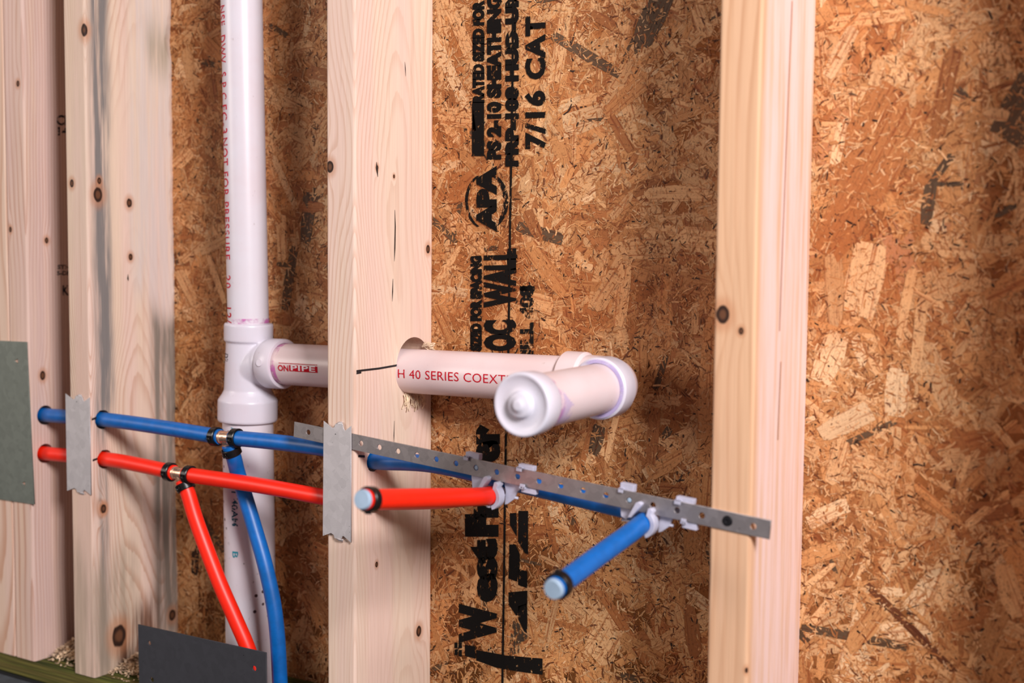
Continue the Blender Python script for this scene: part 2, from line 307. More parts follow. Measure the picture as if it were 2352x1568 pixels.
# ---------------------------------------------------------------- setting: sheathing wall and floor
OSB_Y = 0.140
def osb_wall():
    rng = np.random.default_rng(11)
    X0, X1, Z0, Z1 = -0.90, 1.10, 0.0, H0+0.46
    pal = {'tan': (226, 176, 126), 'orange': (208, 148, 94), 'mid': (176, 112, 64), 'red': (112, 62, 34), 'pale': (234, 194, 150), 'grey': (96, 74, 54), 'dark': (44, 28, 20)}
    P = {k: np.array(lin(v)[:3]) for k, v in pal.items()}
    A = rng.uniform(0, 6.28, 24); Kx = rng.uniform(-30, 30, 24); Kz = rng.uniform(-30, 30, 24)
    def field(x, z, i): return sum(np.sin(Kx[j]*x+Kz[j]*z+A[j]) for j in range(i, i+6))/3.5
    V, F_n, COL, UV = [], [], [], []
    def layer(n, wl, ww, ylo, yhi, names, probs, angs=None, fidx=None, thr=0, tilt=0.0, bow=0):
        x = rng.uniform(X0, X1, n); z = rng.uniform(Z0, Z1, n)
        if fidx is not None:
            keep = field(x, z, fidx)+rng.normal(0, .45, n) > thr; x, z = x[keep], z[keep]; n = len(x)
        l = rng.uniform(*wl, n)*rng.uniform(0.7, 1.15, n); w = rng.uniform(*ww, n)
        a = rng.uniform(0, PI, n) if angs is None else rng.normal(PI/2, angs, n)
        w = np.minimum(w, l*0.6); y = rng.uniform(ylo, yhi, n)
        prof = np.array([(-.5, -.2), (-.47, .38), (-.1, .5), (.42, .45), (.5, .1), (.45, -.42), (.05, -.5), (-.4, -.46)])
        q = prof[None]+rng.uniform(-.10, .10, (n, 8, 2))*np.array([0.35, 1.0]); q[:, :, 0] *= l[:, None]; q[:, :, 1] *= w[:, None]; q[:, :, 1] += bow*rng.normal(0, .42, n)[:, None]*q[:, :, 0]**2/l[:, None]
        ca, sa = np.cos(a)[:, None], np.sin(a)[:, None]
        px = x[:, None]+q[:, :, 0]*ca-q[:, :, 1]*sa; pz = z[:, None]+q[:, :, 0]*sa+q[:, :, 1]*ca
        tl = rng.normal(0, tilt, n)[:, None]; tw = rng.normal(0, tilt*2, n)[:, None]
        py = y[:, None]+np.clip(q[:, :, 0]*tl+q[:, :, 1]*tw, -0.0003, 0.0003)
        px = np.clip(px, X0, X1); pz = np.clip(pz, Z0, Z1)
        V.append(np.stack([px, OSB_Y-py, pz], -1).reshape(-1, 3)); F_n.append(n)
        c = np.array([P[k] for k in names])[rng.choice(len(names), n, p=probs)]*rng.uniform(0.80, 1.10, (n, 1))
        COL.append(c); UV.append(np.stack([q[:, :, 0]+rng.uniform(0, 40, n)[:, None], q[:, :, 1]+rng.uniform(0, 40, n)[:, None]], -1).reshape(-1, 2))
    def manual(items):
        for (u, v, L, w_, ang, cn) in items:
            c_ = at(u, v, OSB_Y); a = math.radians(ang); k = 8
            prof = np.array([(-.5, -.36), (-.47, .38), (-.1, .5), (.42, .45), (.5, .3), (.47, -.42), (.05, -.5), (-.4, -.46)])+rng.uniform(-.05, .05, (8, 2))*np.array([.4, 1])
            q = prof*np.array([L, w_])/1000
            V.append(np.stack([c_.x+q[:, 0]*math.cos(a)-q[:, 1]*math.sin(a), np.full(8, OSB_Y-.00045-rng.uniform(0, .0001)), c_.z+q[:, 0]*math.sin(a)+q[:, 1]*math.cos(a)], -1)); F_n.append(1)
            COL.append(P[cn][None]*rng.uniform(.9, 1.08)); UV.append(q+rng.uniform(0, 40, 2))
    layer(2250, (.05, .13), (.010, .030), .00002, .0002, ['tan', 'orange', 'mid', 'pale'], [.36, .42, .17, .05], tilt=.002)
    layer(6800, (.015, .05), (.003, .009), .0001, .0004, ['tan', 'orange', 'mid', 'pale', 'grey'], [.38, .38, .18, .03, .03], fidx=6, thr=-.35, tilt=.01)
    man = [(708, 500, 62, 19, 80, 'grey'), (665, 640, 80, 15, 78, 'grey'), (1500, 40, 60, 26, 62, 'grey'), (1345, 125, 95, 11, -30, 'grey'), (1240, 535, 60, 14, -14, 'grey'), (2132, 470, 38, 12, 84, 'grey'), (640, 70, 34, 7, -28, 'grey'),
           (2010, 330, 105, 66, 62, 'mid'), (1930, 520, 60, 40, 60, 'mid'), (1985, 640, 70, 34, 80, 'pale'), (1905, 820, 50, 26, 70, 'pale'), (1900, 1180, 46, 16, 30, 'pale'), (1930, 120, 50, 14, 60, 'pale'), (1925, 330, 40, 12, 80, 'pale'), (2060, 900, 46, 22, 88, 'pale'), (1960, 1462, 105, 9, -1, 'grey'), (2090, 1440, 110, 8, -40, 'red'), (1985, 1000, 70, 6, 28, 'grey'),  # extra pale strands beside the right stud paint in the brighter light there
           (1290, 95, 88, 17, 80, 'tan'), (1065, 90, 120, 17, -62, 'tan'), (1035, 165, 100, 14, -60, 'pale'), (1640, 900, 150, 34, 88, 'orange'), (1500, 1000, 60, 14, 86, 'mid'), (1370, 1010, 34, 16, 75, 'grey'), (1225, 520, 40, 26, 88, 'tan'), (1430, 680, 66, 18, 84, 'tan'),
           (1050, 270, 50, 20, -8, 'tan'), (1010, 520, 60, 7, -38, 'grey'), (1420, 1420, 120, 12, -50, 'mid'), (1590, 1440, 110, 20, 35, 'tan'), (1390, 1460, 60, 38, 60, 'tan'), (1600, 1180, 100, 26, 86, 'orange'), (450, 1270, 60, 14, 84, 'dark'), (1560, 1120, 80, 9, 2, 'mid'), (2350, 250, 60, 40, 60, 'grey')]
    manual(man)
    layer(92000, (.003, .014), (.0006, .0020), .0003, .0007, ['tan', 'orange', 'mid', 'red', 'pale', 'dark'], [.30, .36, .22, .06, .045, .015], fidx=0, thr=-.75, tilt=.06, bow=1)
    layer(56000, (.002, .009), (.0004, .0010), .0004, .0009, ['tan', 'orange', 'mid', 'red', 'pale', 'dark'], [.16, .28, .26, .16, .08, .06], fidx=12, thr=-.5, tilt=.08, bow=1)
    layer(400, (.03, .08), (.006, .020), .0005, .0007, ['tan', 'orange', 'mid', 'pale', 'grey'], [.36, .38, .16, .06, .04], tilt=.003)
    layer(3500, (.0016, .0050), (.0007, .0019), .0007, .00095, ['dark', 'red'], [.75, .25], fidx=12, thr=-.9)
    Vf = np.concatenate(V); n = sum(F_n); col = np.concatenate(COL); uv = np.concatenate(UV)
    # backing board
    b = [(X0, OSB_Y, Z0), (X1, OSB_Y, Z0), (X1, OSB_Y, Z1), (X0, OSB_Y, Z1), (X0, OSB_Y+.012, Z0), (X1, OSB_Y+.012, Z0), (X1, OSB_Y+.012, Z1), (X0, OSB_Y+.012, Z1)]
    bf = [(0, 1, 2, 3), (5, 4, 7, 6), (4, 0, 3, 7), (1, 5, 6, 2), (3, 2, 6, 7), (4, 5, 1, 0)]
    me = bpy.data.meshes.new('wall_back'); nv = len(Vf)
    me.vertices.add(nv+8); me.vertices.foreach_set('co', np.concatenate([Vf, np.array(b)]).astype(np.float32).ravel())
    me.loops.add(n*8+24); me.polygons.add(n+6)
    li = np.concatenate([np.arange(nv).reshape(-1, 8)[:, ::1].ravel(), (np.array(bf)+nv).ravel()]).astype(np.int32)
    me.loops.foreach_set('vertex_index', li)
    me.polygons.foreach_set('loop_start', np.concatenate([np.arange(n)*8, n*8+np.arange(6)*4]).astype(np.int32))
    me.update(calc_edges=True)
    at_ = me.attributes.new('strand', 'FLOAT_COLOR', 'FACE')
    cc = np.ones((n+6, 4)); cc[:n, :3] = col; cc[n:, :3] = P['mid']; at_.data.foreach_set('color', cc.astype(np.float32).ravel())
    uu = me.attributes.new('grain', 'FLOAT2', 'CORNER'); u2 = np.zeros((n*8+24, 2)); u2[:n*8] = uv; uu.data.foreach_set('vector', u2.astype(np.float32).ravel())
    t = NT('strand_board'); c = t.attr('strand'); g = t.attr('grain', 'Vector'); gx, gy, _ = t.sep(g)
    f = t.noise(t.comb(t.math('MULTIPLY', gx, 12), t.math('MULTIPLY', gy, 330), 0.0), 1.0, 3, 0.6)
    f2 = t.noise(t.comb(t.math('MULTIPLY', gx, 60), t.math('MULTIPLY', gy, 1400), 0.0), 1.0, 2, 0.6)
    p = t.coord(); big = t.noise(p, 5, 3, 0.55); fine = t.noise(t.vmath('MULTIPLY', p, (1, 1, .7)), 420, 4, 0.75, 0.6); fine2 = t.noise(p, 170, 5, 0.8, 1.2)
    c = t.mix(t.math('MULTIPLY', t.smooth(f, 0.52, 0.66), 0.75), c, t.mix(1.0, c, lin((186, 132, 92)), 'MULTIPLY'))
    c = t.mix(1.0, c, t.mix(f2, (0.80, 0.77, 0.73, 1), (1.16, 1.15, 1.14, 1)), 'MULTIPLY')
    c = t.mix(t.math('MULTIPLY', t.smooth(big, 0.42, 0.66), 0.55), c, t.mix(1.0, c, lin((228, 190, 152)), 'MULTIPLY'))
    c = t.mix(t.math('MULTIPLY', t.smooth(fine, 0.54, 0.66), 0.7), c, lin((104, 58, 30)))  # noise darkening here and below paints the shade of crevices between strands
    c = t.mix(t.math('MULTIPLY', t.smooth(fine2, 0.57, 0.67), 0.75), c, lin((86, 46, 26)))
    c = t.mix(t.math('MULTIPLY', t.smooth(t.noise(p, 260, 2, .5), 0.74, 0.78), 0.9), c, lin((40, 25, 18)))
    t.set(color=c, rough=0.55, spec=0.3); t.bump(t.math('ADD', f, t.math('MULTIPLY', fine, 0.8)), 0.8, 0.0008)
    o = link('wall_back', me, t.m, origin=(0, OSB_Y, 0), smooth=False)
    o['kind'] = 'structure'; return o
wall = osb_wall()
bm = bmesh.new(); box(bm, (-1.6, -2.2, -0.04), (1.6, 0.30, 0.0)); fl = link('floor', mesh(bm), M['floor'], origin=(0, 0, 0), smooth=False); fl['kind'] = 'structure'

# stamps printed on the sheathing: each block reads upwards, box given by its corners in the photo
INK_Y = OSB_Y-0.0012
def stamp(body, x0, ytop, x1, ybot, mat='stamp', bold=0.02, spacing=1.0):
    me = text_mesh(body, bold, spacing, cuts=4)
    a, b, c = at(x0, ybot, INK_Y), at(x1, ybot, INK_Y), at(x0, ytop, INK_Y)
    # x of the text runs upward, y of the text runs from right to left
    for v in me.vertices:
        tx, ty = v.co.x, v.co.y; v.co = a+(c-a)*tx+(b-a)*(1-ty)
    return link('stamp_text', me, M[mat], wall, smooth=False)
def stamp_poly(polys, mat='stamp', name='stamp_mark'):
    bm = bmesh.new()
    for q in polys: bm.faces.new([bm.verts.new(at(u, v, INK_Y)) for u, v in q])
    return link(name, mesh(bm), M[mat], wall, smooth=False)
def rc(x0, y0, x1, y1): return [(x0, y0), (x1, y0), (x1, y1), (x0, y1)]
stamp('7/16 CAT', 1205, 38, 1254, 342, bold=0.05, spacing=1.12)
stamp('PRP-108 HUD-UM-40', 1160, -96, 1192, 382, bold=0.08)
stamp('PS 2-10 SHEATHING', 1118, -10, 1152, 366, bold=0.075)
stamp('RATED SIZED FOR SPACING', 1085, -120, 1113, 236, bold=0.08)
stamp_poly([rc(1084, 234, 1112, 358), rc(1086, 252, 1093, 300)])
stamp('APA', 1094, 382, 1141, 532, 'stamp', 0.075, 0.95)
arcL, arcR = [], []
for k in range(13):
    a = math.radians(-62+124*k/12); arcR.append((1118+math.cos(a)*50, 462+math.sin(a)*66)); arcL.append((1118-math.cos(a)*50, 462+math.sin(a)*66))
def band(pts, w): return [[pts[i], pts[i+1], (pts[i+1][0]+w, pts[i+1][1]), (pts[i][0]+w, pts[i][1])] for i in range(len(pts)-1)]
stamp_poly(band(arcR, -11)+band(arcL, 7), 'stamp_worn')
stamp('WALL', 1111, 572, 1186, 706, 'stamp', 0.07); stamp('OC', 1111, 735, 1186, 806, 'stamp', 0.07); stamp('24', 1108, 826, 1184, 900, 'stamp', 0.07)
stamp('SIZED FOR SPACING', 1080, 588, 1107, 806, 'stamp', 0.09)
stamp('MILL 408', 1194, 655, 1226, 840, 'stamp_worn', 0.06)
stamp_poly([rc(1194, 657, 1228, 668)])
stamp('er', 1093, 975, 1149, 1062, 'stamp', 0.095); stamp('Fras', 1068, 1068, 1146, 1232, 'stamp', 0.095); stamp('est', 1080, 1238, 1143, 1382, 'stamp', 0.095); stamp('W', 1054, 1386, 1141, 1476, 'stamp', 0.095)
# stretched bars of the long W, foreground band, small grid squares
stamp_poly([[(1094, 1492), (1165, 1505), (1246, 1512), (1246, 1549), (1180, 1540), (1138, 1532), (1094, 1516)], [(1068, 1480), (1092, 1484), (1092, 1512), (1068, 1506)], rc(1044, 1475, 1051, 1488), rc(1054, 1475, 1061, 1488), rc(1044, 1491, 1051, 1504), rc(1054, 1492, 1061, 1507)])
# conifer mark: stepped triangles
stamp_poly([[(1171, 1179), (1187, 1177), (1187, 1232), (1172, 1206)], [(1191, 1173), (1213, 1173), (1213, 1273), (1206, 1270), (1190, 1243)],
            [(1170, 1250), (1184, 1250), (1194, 1272), (1194, 1300), (1187, 1335), (1168, 1328)], [(1190, 1306), (1211, 1312), (1211, 1350), (1190, 1343)],
            [(1168, 1360), (1211, 1356), (1211, 1390), (1186, 1414), (1168, 1387)], [(1190, 1392), (1211, 1385), (1211, 1455), (1203, 1448), (1190, 1420)]])
stamp_poly([[(1180, 1424), (1192, 1432), (1200, 1450), (1212, 1460), (1208, 1470), (1196, 1474), (1192, 1498), (1172, 1505), (1172, 1470), (1176, 1440)]], 'smudge')
# long snapped line through the whole stamp
bm = bmesh.new(); ys = [-10, 200, 500, 800, 1000, 1300, 1580]; xs = [1179, 1177, 1172, 1168, 1162, 1158, 1154]
for i in range(len(ys)-1):
    bm.faces.new([bm.verts.new(at(u, v, INK_Y-0.0002)) for u, v in ((xs[i]-2.4, ys[i]), (xs[i]+2.4, ys[i]), (xs[i+1]+2.4, ys[i+1]), (xs[i+1]-2.4, ys[i+1]))])
link('stamp_line', mesh(bm), M['stamp'], wall, smooth=False)

# ---------------------------------------------------------------- framing lumber
PT, PZ = H0-0.5365, 0.0035                           # top and underside of the bottom plate
STUD_W, STUD_D, TOP = 0.0381, 0.1395, H0+0.47
def stud_mesh(X, wane=None, zseg=1, z0=None):
    r = 0.003; w, d = STUD_W, STUD_D; z0 = PT if z0 is None else z0
    bm = bmesh.new(); rings = []
    for iz in range(zseg+1):
        z = z0+(TOP-z0)*iz/zseg; pts = []
        cx = wane(z) if wane else None
        for (qx, qy, a0) in ((r, r, 180), (w-r, r, 270)):
            for k in range(5): a = math.radians(a0+90*k/4); pts.append((qx+r*math.cos(a), qy+r*math.sin(a)))
        if wane: pts += [(w, d-cx[0]), (w-cx[1]*0.5, d-cx[0]*0.45), (w-cx[1], d-0.0002)]
        else: pts += [(w, d-r), (w-r*.3, d-r*.3), (w-r, d)]
        pts += [(r, d), (0, d-r)]
        rings.append([bm.verts.new((X+a, b, z)) for a, b in pts])
    m = len(rings[0]); bark = []
    for a, b in zip(rings, rings[1:]):
        for k in range(m):
            f = bm.faces.new((a[k], a[(k+1) % m], b[(k+1) % m], b[k]))
            if wane and k in (10, 11): bark.append(f); f.material_index = 1
    bm.faces.new(rings[0][::-1]); bm.faces.new(rings[-1]); return mesh(bm)
def cyl_cut(p, axis, r, L, seg=40, rough=0):
    bm = bmesh.new(); a = Vector(axis).normalized(); tube(bm, [Vector(p)-a*L, Vector(p)+a*L], r, seg)
    if rough:
        rnd = random.Random(3)
        for v in bm.verts:
            d = v.co-Vector(p); d -= a*d.dot(a); v.co += d*rnd.uniform(-rough, rough)
    return mesh(bm)
LX, FX, RX, NX = -0.4114, -0.5256, 0.4386, 0.742
def obs(pt, X): return (pt.x-X-STUD_W/2, pt.y-STUD_D/2, pt.z-PT)     # world point -> object space of a stud
def stud(X, mat, label, cuts=(), wane=None, zseg=1, extra=None):
    me = stud_mesh(X, wane, zseg)
    if cuts: me = boolean(me, cuts)
    o = bpy.data.objects.new('timber_stud', me); org = Vector((X+STUD_W/2, STUD_D/2, PT)); me.transform(Matrix.Translation(-org)); o.location = org
    me.materials.clear(); me.materials.append(mat)
    if extra: me.materials.append(extra)
    for p in me.polygons: p.use_smooth = False
    C.objects.link(o); tag(o, label, 'stud'); return o
def K(u, v, X, r, face='side'):
    p = atX(u, v, X+STUD_W) if face == 'side' else at(u, v, 0.0)
    return obs(p, X)+(r,)
PEXR = 0.0089
h_blue_L = atX(236, 963, LX+STUD_W); h_red_L = atX(241, 1054, LX+STUD_W)
h_blue_F = atX(104, 953, FX+STUD_W); h_red_F = atX(104, 1041, FX+STUD_W)
h_blue_M = atX(858, 1058, STUD_W); h_red_M = atX(858, 1152, STUD_W)
h_pvc = Vector((0.019, 0.100, H0-0.1335))
mF = wood('pink_spruce', 1.3, (0.06, -0.16), 0.0046, (228, 196, 174), (188, 134, 108), 0.8, [K(41, 192, FX, .0028, 'front'), K(24, 527, FX, .0026, 'front'), K(107, 552, FX, .003), K(98, 862, FX, .004), K(20, 1294, FX, .003, 'front')],
          [(1, -0.07, 0.03, 0, 1, (206, 176, 172), .45)])
mF2 = wood('pink_spruce_partner', 4.1, (-0.03, -0.2), 0.005, (230, 200, 180), (196, 142, 112), 0.7, [])
mL = wood('blue_stained_pine', 2.2, (-0.060, 0.004), 0.0032, (234, 208, 186), (194, 142, 114), 0.75,
          [K(191, 68, LX, .0062), K(225, 447, LX, .0066), K(228, 415, LX, .003), K(165, 421, LX, .0036, 'front'), K(297, 466, LX, .0042), K(300, 590, LX, .0032), K(236, 1168, LX, .0042), K(396, 1412, LX, .0055), K(273, 1460, LX, .0105), K(238, 1168, LX, .004)],
          [(1, -0.062, -0.034, 0.33, 1.0, (132, 126, 124), 1.1), (1, -0.062, -0.046, 0.0, 0.36, (136, 128, 122), .9), (1, 0.030, 0.075, 0.0, 0.46, (140, 128, 118), 1.1), (1, -0.075, 0.0, -0.1, 0.16, (160, 142, 124), .7), (1, 0.0, 0.075, 0.46, 0.95, (216, 206, 206), .6), (1, 0.026, 0.062, 0.755, 0.82, (150, 136, 108), .7), (1, -0.03, 0.035, -0.05, 0.075, (96, 60, 44), .9), (1, -0.075, -0.060, 0.5, 0.95, (222, 196, 176), .4)], (234, 204, 190), wav=0.030, zscale=1.1)
mM = wood('pale_spruce', 3.4, (-0.055, 0.010), 0.0036, (238, 212, 192), (204, 156, 128), 0.55,
          [K(758, 383, 0, .0046, 'front'), K(866, 385, 0, .0022), K(905, 405, 0, .0016), K(983, 572, 0, .0035), K(962, 1449, 0, .0048), K(865, 1296, 0, .0022)], [], (238, 206, 192), wav=0.026, zscale=1.0)
mR = wood('warm_spruce', 5.6, (0.09, 0.10), 0.0060, (224, 180, 146), (192, 136, 98), 0.6, [K(1660, 722, RX, .0062, 'front'), K(1702, 760, RX, .0024, 'front'), K(1716, 1540, RX, .0022, 'front')],
          [(1, -0.058, 0.09, -0.1, 1.3, (238, 208, 202), .95)], (226, 182, 146), wav=0.014, zscale=0.6)  # whole side face tinted paler pink, its brighter lit look put into the colour
mN = wood('plain_spruce', 7.7, (0.05, 0.1), 0.005, knots=())
ax = (1, 0, 0)
sF2 = stud(FX-STUD_W-0.0008, mF2, 'pink timber stud cut by the left edge of the photo, left of the doubled pair')
sF = stud(FX, mF, 'pink timber stud with black lumber print on its shaded side, right of the doubled pair',
          [cyl_cut((FX+.02, h_blue_F.y, h_blue_F.z), ax, 0.0125, 0.06), cyl_cut((FX+.02, h_red_F.y, h_red_F.z), ax, 0.0125, 0.06)])
def wane(z):
    s = 0.5+0.5*math.sin(z*31+1.2)*math.sin(z*13+0.4); g = math.exp(-((z-(H0+0.262))/0.022)**2); h = math.exp(-((z-(H0-0.33))/0.07)**2)
    c0 = 0.0040+0.0045*s+0.010*g+0.003*h+0.0010*math.sin(z*171)+0.0006*math.sin(z*420); return (c0, c0*0.36)
sL = stud(LX, mL, 'timber stud with a grey-blue stain streak, dark knots and a wavy bark edge', 
          [cyl_cut((LX+.02, h_blue_L.y, h_blue_L.z), ax, 0.0118, 0.06, 22, .05), cyl_cut((LX+.02, h_red_L.y, h_red_L.z), ax, 0.0118, 0.06, 22, .05)], wane, 150, M['bark'])
sM = stud(0.0, mM, 'pale timber stud in the centre with a large drilled hole passing the white pipe',
          [cyl_cut((.02, h_blue_M.y, h_blue_M.z), ax, 0.0115, 0.06, 20, .06), cyl_cut((.02, h_red_M.y+0.002, h_red_M.z), ax, 0.012, 0.06, 20, .06), cyl_cut((.02, 0.1035, H0-0.1315), ax, 0.0315, 0.06)])
sR = stud(RX, mR, 'warm-toned timber stud right of centre with one round ringed knot on its edge')
sN = stud(NX, mN, 'unseen timber stud added past the right edge for its shadow')  # out of view, added and set close in to darken the sheathing's right side

# marks on the studs
def ribbon_on_side(X, pts, w, mat, parent, name):
    bm = bmesh.new()
    for (a, b) in zip(pts, pts[1:]):
        bm.faces.new([bm.verts.new(atX(u, v, X)) for u, v in ((a[0], a[1]-w), (b[0], b[1]-w), (b[0], b[1]+w), (a[0], a[1]+w))])
    return link(name, mesh(bm), mat, parent, smooth=False)
xs_ = STUD_W+0.0004
ribbon_on_side(xs_, [(819, 852), (835, 850), (870, 846), (916, 838)], 2.3, M['marker'], sM, 'marker_line')
ribbon_on_side(xs_, [(819, 857), (830, 855)], 2.2, M['marker'], sM, 'marker_line')
ribbon_on_side(xs_, [(823, 1047), (838, 1048)], 2.6, M['marker'], sM, 'marker_line')
ribbon_on_side(LX+xs_, [(211, 963), (222, 959)], 2.4, M['marker'], sL, 'marker_line')
ribbon_on_side(LX+xs_, [(213, 1057), (224, 1053)], 2.4, M['marker'], sL, 'marker_line')
def side_text(body, X, x0, y0, x1, y1, mat, parent):
    me = text_mesh(body, 0.03, 1, 1); P = X
    a, b, c = atX(x0, y1, P), atX(x1, y1, P), atX(x0, y0, P)
    for v in me.vertices: v.co = a+(b-a)*v.co.x+(c-a)*v.co.y
    return link('lumber_print', me, mat, parent, smooth=False)
side_text('CH', FX+xs_, 130, 264, 166, 288, M['blackink'], sF)
side_text('14', FX+xs_, 133, 291, 158, 311, M['blackink'], sF)
side_text('STND', FX+xs_, 132, 608, 172, 618, M['blackink'], sF)
side_text('S-DRY', FX+xs_, 131, 622, 172, 632, M['blackink'], sF)
side_text('K', FX+xs_, 144, 655, 158, 678, M['blackink'], sF)
# drying splits on the central and left studs
def split(X, parent, pts):
    bm = bmesh.new()
    for i in range(len(pts)-1):
        (a, b, w), (c, d, w2) = pts[i], pts[i+1]
        bm.faces.new([bm.verts.new(atX(u, v, X)) for u, v in ((a-w, b), (c-w2, d), (c+w2, d), (a+w, b))])
    link('drying_split', mesh(bm), M['bark'], parent, smooth=False)
split(xs_, sM, [(907, 482, .3), (908, 520, 1.2), (907, 570, 1.3), (906, 600, .2)]); split(xs_, sM, [(903, 640, .3), (902, 670, 1.1), (901, 692, .2)])
split(xs_, sM, [(865, 372, .3), (866, 388, 2.2), (868, 406, .3)]); split(xs_, sM, [(930, 142, .2), (931, 158, .8), (932, 175, .2)])
split(xs_, sM, [(906, 966, .2), (905, 1000, .8), (905, 1016, .2)])
split(LX+xs_, sL, [(294, 630, .4), (294, 640, 1.8), (295, 645, .4)])

M['resin'] = plain('brown_resin_line', (176, 126, 100), .6)
def fine_line(X, parent, pts):
    bm = bmesh.new()
    for (a, b), (c, d) in zip(pts, pts[1:]):
        bm.faces.new([bm.verts.new(atX(u, v, X)) for u, v in ((a-.9, b), (c-.9, d), (c+.9, d), (a+.9, b))])
    link('grain_line', mesh(bm), M['resin'], parent, smooth=False)
fine_line(RX+xs_, sR, [(1820, 2), (1808, 300), (1798, 560), (1791, 760)]); fine_line(RX+xs_, sR, [(1794, 830), (1790, 930), (1787, 1010)])
# bottom plate (pressure treated), with the seal strip under it
mP = NT('green_treated_pine'); p = mP.coord(); q = mP.vmath('MULTIPLY', p, (6, 300, 300)); a = mP.noise(q, 1, 3, .6); b = mP.noise(mP.vmath('MULTIPLY', p, (2, 120, 120)), 1, 2)
c = mP.mix(mP.smooth(a, .4, .62), lin((38, 46, 18)), lin((96, 98, 44))); c = mP.mix(mP.math('MULTIPLY', mP.smooth(b, .5, .7), .6), c, lin((120, 104, 58)))
mP.set(color=c, rough=.75, spec=.2); mP.bump(a, .6, .001)
bm = bmesh.new(); box(bm, (-0.90, 0.0, PZ), (1.10, STUD_D, PT)); bmesh.ops.bevel(bm, geom=bm.edges[:], offset=0.003, segments=3, affect='EDGES')
pl_me = mesh(bm)
plate = link('bottom_plate', pl_me, mP.m, smooth=False); tag(plate, 'green treated timber plate lying along the floor under the studs', 'bottom plate')
bm = bmesh.new(); box(bm, (-0.90, -0.0, 0.0), (1.10, STUD_D, PZ)); link('sill_seal', mesh(bm), M['gasket'], plate, smooth=False)

# ---------------------------------------------------------------- drain: stack, sanitary tee, arm, elbow, capped stub
drain = thing('drain_pipe', 'white plastic drain stack with a tee, side arm, elbow and capped stub pointing out', 'drain pipe', (-0.2, 0.095, PT))
Rp, RpL = 0.0245, 0.0305
sA, sB = at(552, -140, 0.095), at(571, 770, 0.095)                   # axis of the upper stack
sC, sD = at(569, 940, 0.095), at(577, 1500, 0.095); sD = sC+(sD-sC)*1.35; tE = (sB-sC)
axisU = (sA-sB).normalized(); axisL = (sC-sD).normalized()
bm = bmesh.new(); tube(bm, [sB-axisU*.01, sA], Rp, 64); up = link('stack_pipe', sharp(mesh(bm)), M['pvc'], drain)
kk = (PT-sC.z)/(sD.z-sC.z); sDb = sC+(sD-sC)*(kk)
bm = bmesh.new(); tube(bm, [sDb, sC+axisL*.01], RpL, 64); low = link('stack_pipe', sharp(mesh(bm)), M['pvc_dirty'], drain, label='wider speckled lower pipe under the tee')
# tee body
bm = bmesh.new()
T0 = sC; ax_ = (sB-sC).normalized(); Lz = (sB-sC).length
arm_a = Vector((T0.x, .095, H0-0.1405)); arm_b = Vector((0.262, .095, H0-0.1342)); arm_dir = (arm_b-arm_a).normalized()
def zof(v): d = ray(565, v); return (at(565, v, .095)-T0).dot(ax_)
z_bot, z_colt, z_neck0, z_neck1, z_top = zof(966), zof(917), zof(905), zof(786), zof(741)
lathe(bm, [(z_bot, 0.0), (z_bot, .0345), (z_bot+.002, .0358), (z_colt, .0358), (z_colt+.007, .031), (z_neck0+.006, .0285), (z_neck1, .0268), (z_neck1+.001, .0268), (z_neck1+.0025, .0292), (z_top-.002, .0294), (z_top, .028), (z_top, 0)], T0, ax_)
teebody = mesh(bm)
bm = bmesh.new(); jc = T0+ax_*((arm_a-T0).dot(ax_))
lathe(bm, [(0, 0), (0, .020), (.018, .0235), (.030, .0262), (.040, .0262), (.0405, .0262), (.0405, 0)], arm_a, arm_dir)
bm2 = bmesh.new(); 
pts = []
for k in range(10):                                     # sweep of the branch curving down into the stack
    a = k/9*PI/2; pts.append(arm_a+Vector((.036*(1-math.sin(a)), 0, -.030*(1-math.cos(a)) if k else 0)))
tube(bm2, [arm_a+arm_dir*.036]+[arm_a+Vector((.036-.036*math.sin(k/9*PI/2), 0, -.026*(1-math.cos(k/9*PI/2)))) for k in range(10)], .0258, 40)
swoop = mesh(bm2); neck = mesh(bm)
tee = remesh(join([teebody, neck, swoop]), 0.0011, 4)
tee = link('tee_fitting', tee, M['pvc_fit'], drain)
bm = bmesh.new(); lathe(bm, [(.036, .0250), (.036, .0285), (.038, .0298), (.058, .0298), (.0595, .0288), (.0595, .0250)], arm_a, arm_dir, closed=True)
link('socket', sharp(mesh(bm)), M['pvc_fit'], tee)
bm = bmesh.new(); o_ = arm_a+arm_dir*.047+Vector((0, -.0293, .003)); lathe(bm, [(0, .0), (0, .0045), (.0012, .004), (.0012, 0)], o_, (0.15, -1, .1), 24); link('moulding_mark', sharp(mesh(bm)), M['pvc_fit'], tee)
# arm
bm = bmesh.new(); tube(bm, [arm_a+arm_dir*.05, arm_b+arm_dir*.012], Rp, 64); arm = link('arm_pipe', sharp(mesh(bm)), M['pvc_warm'], drain)
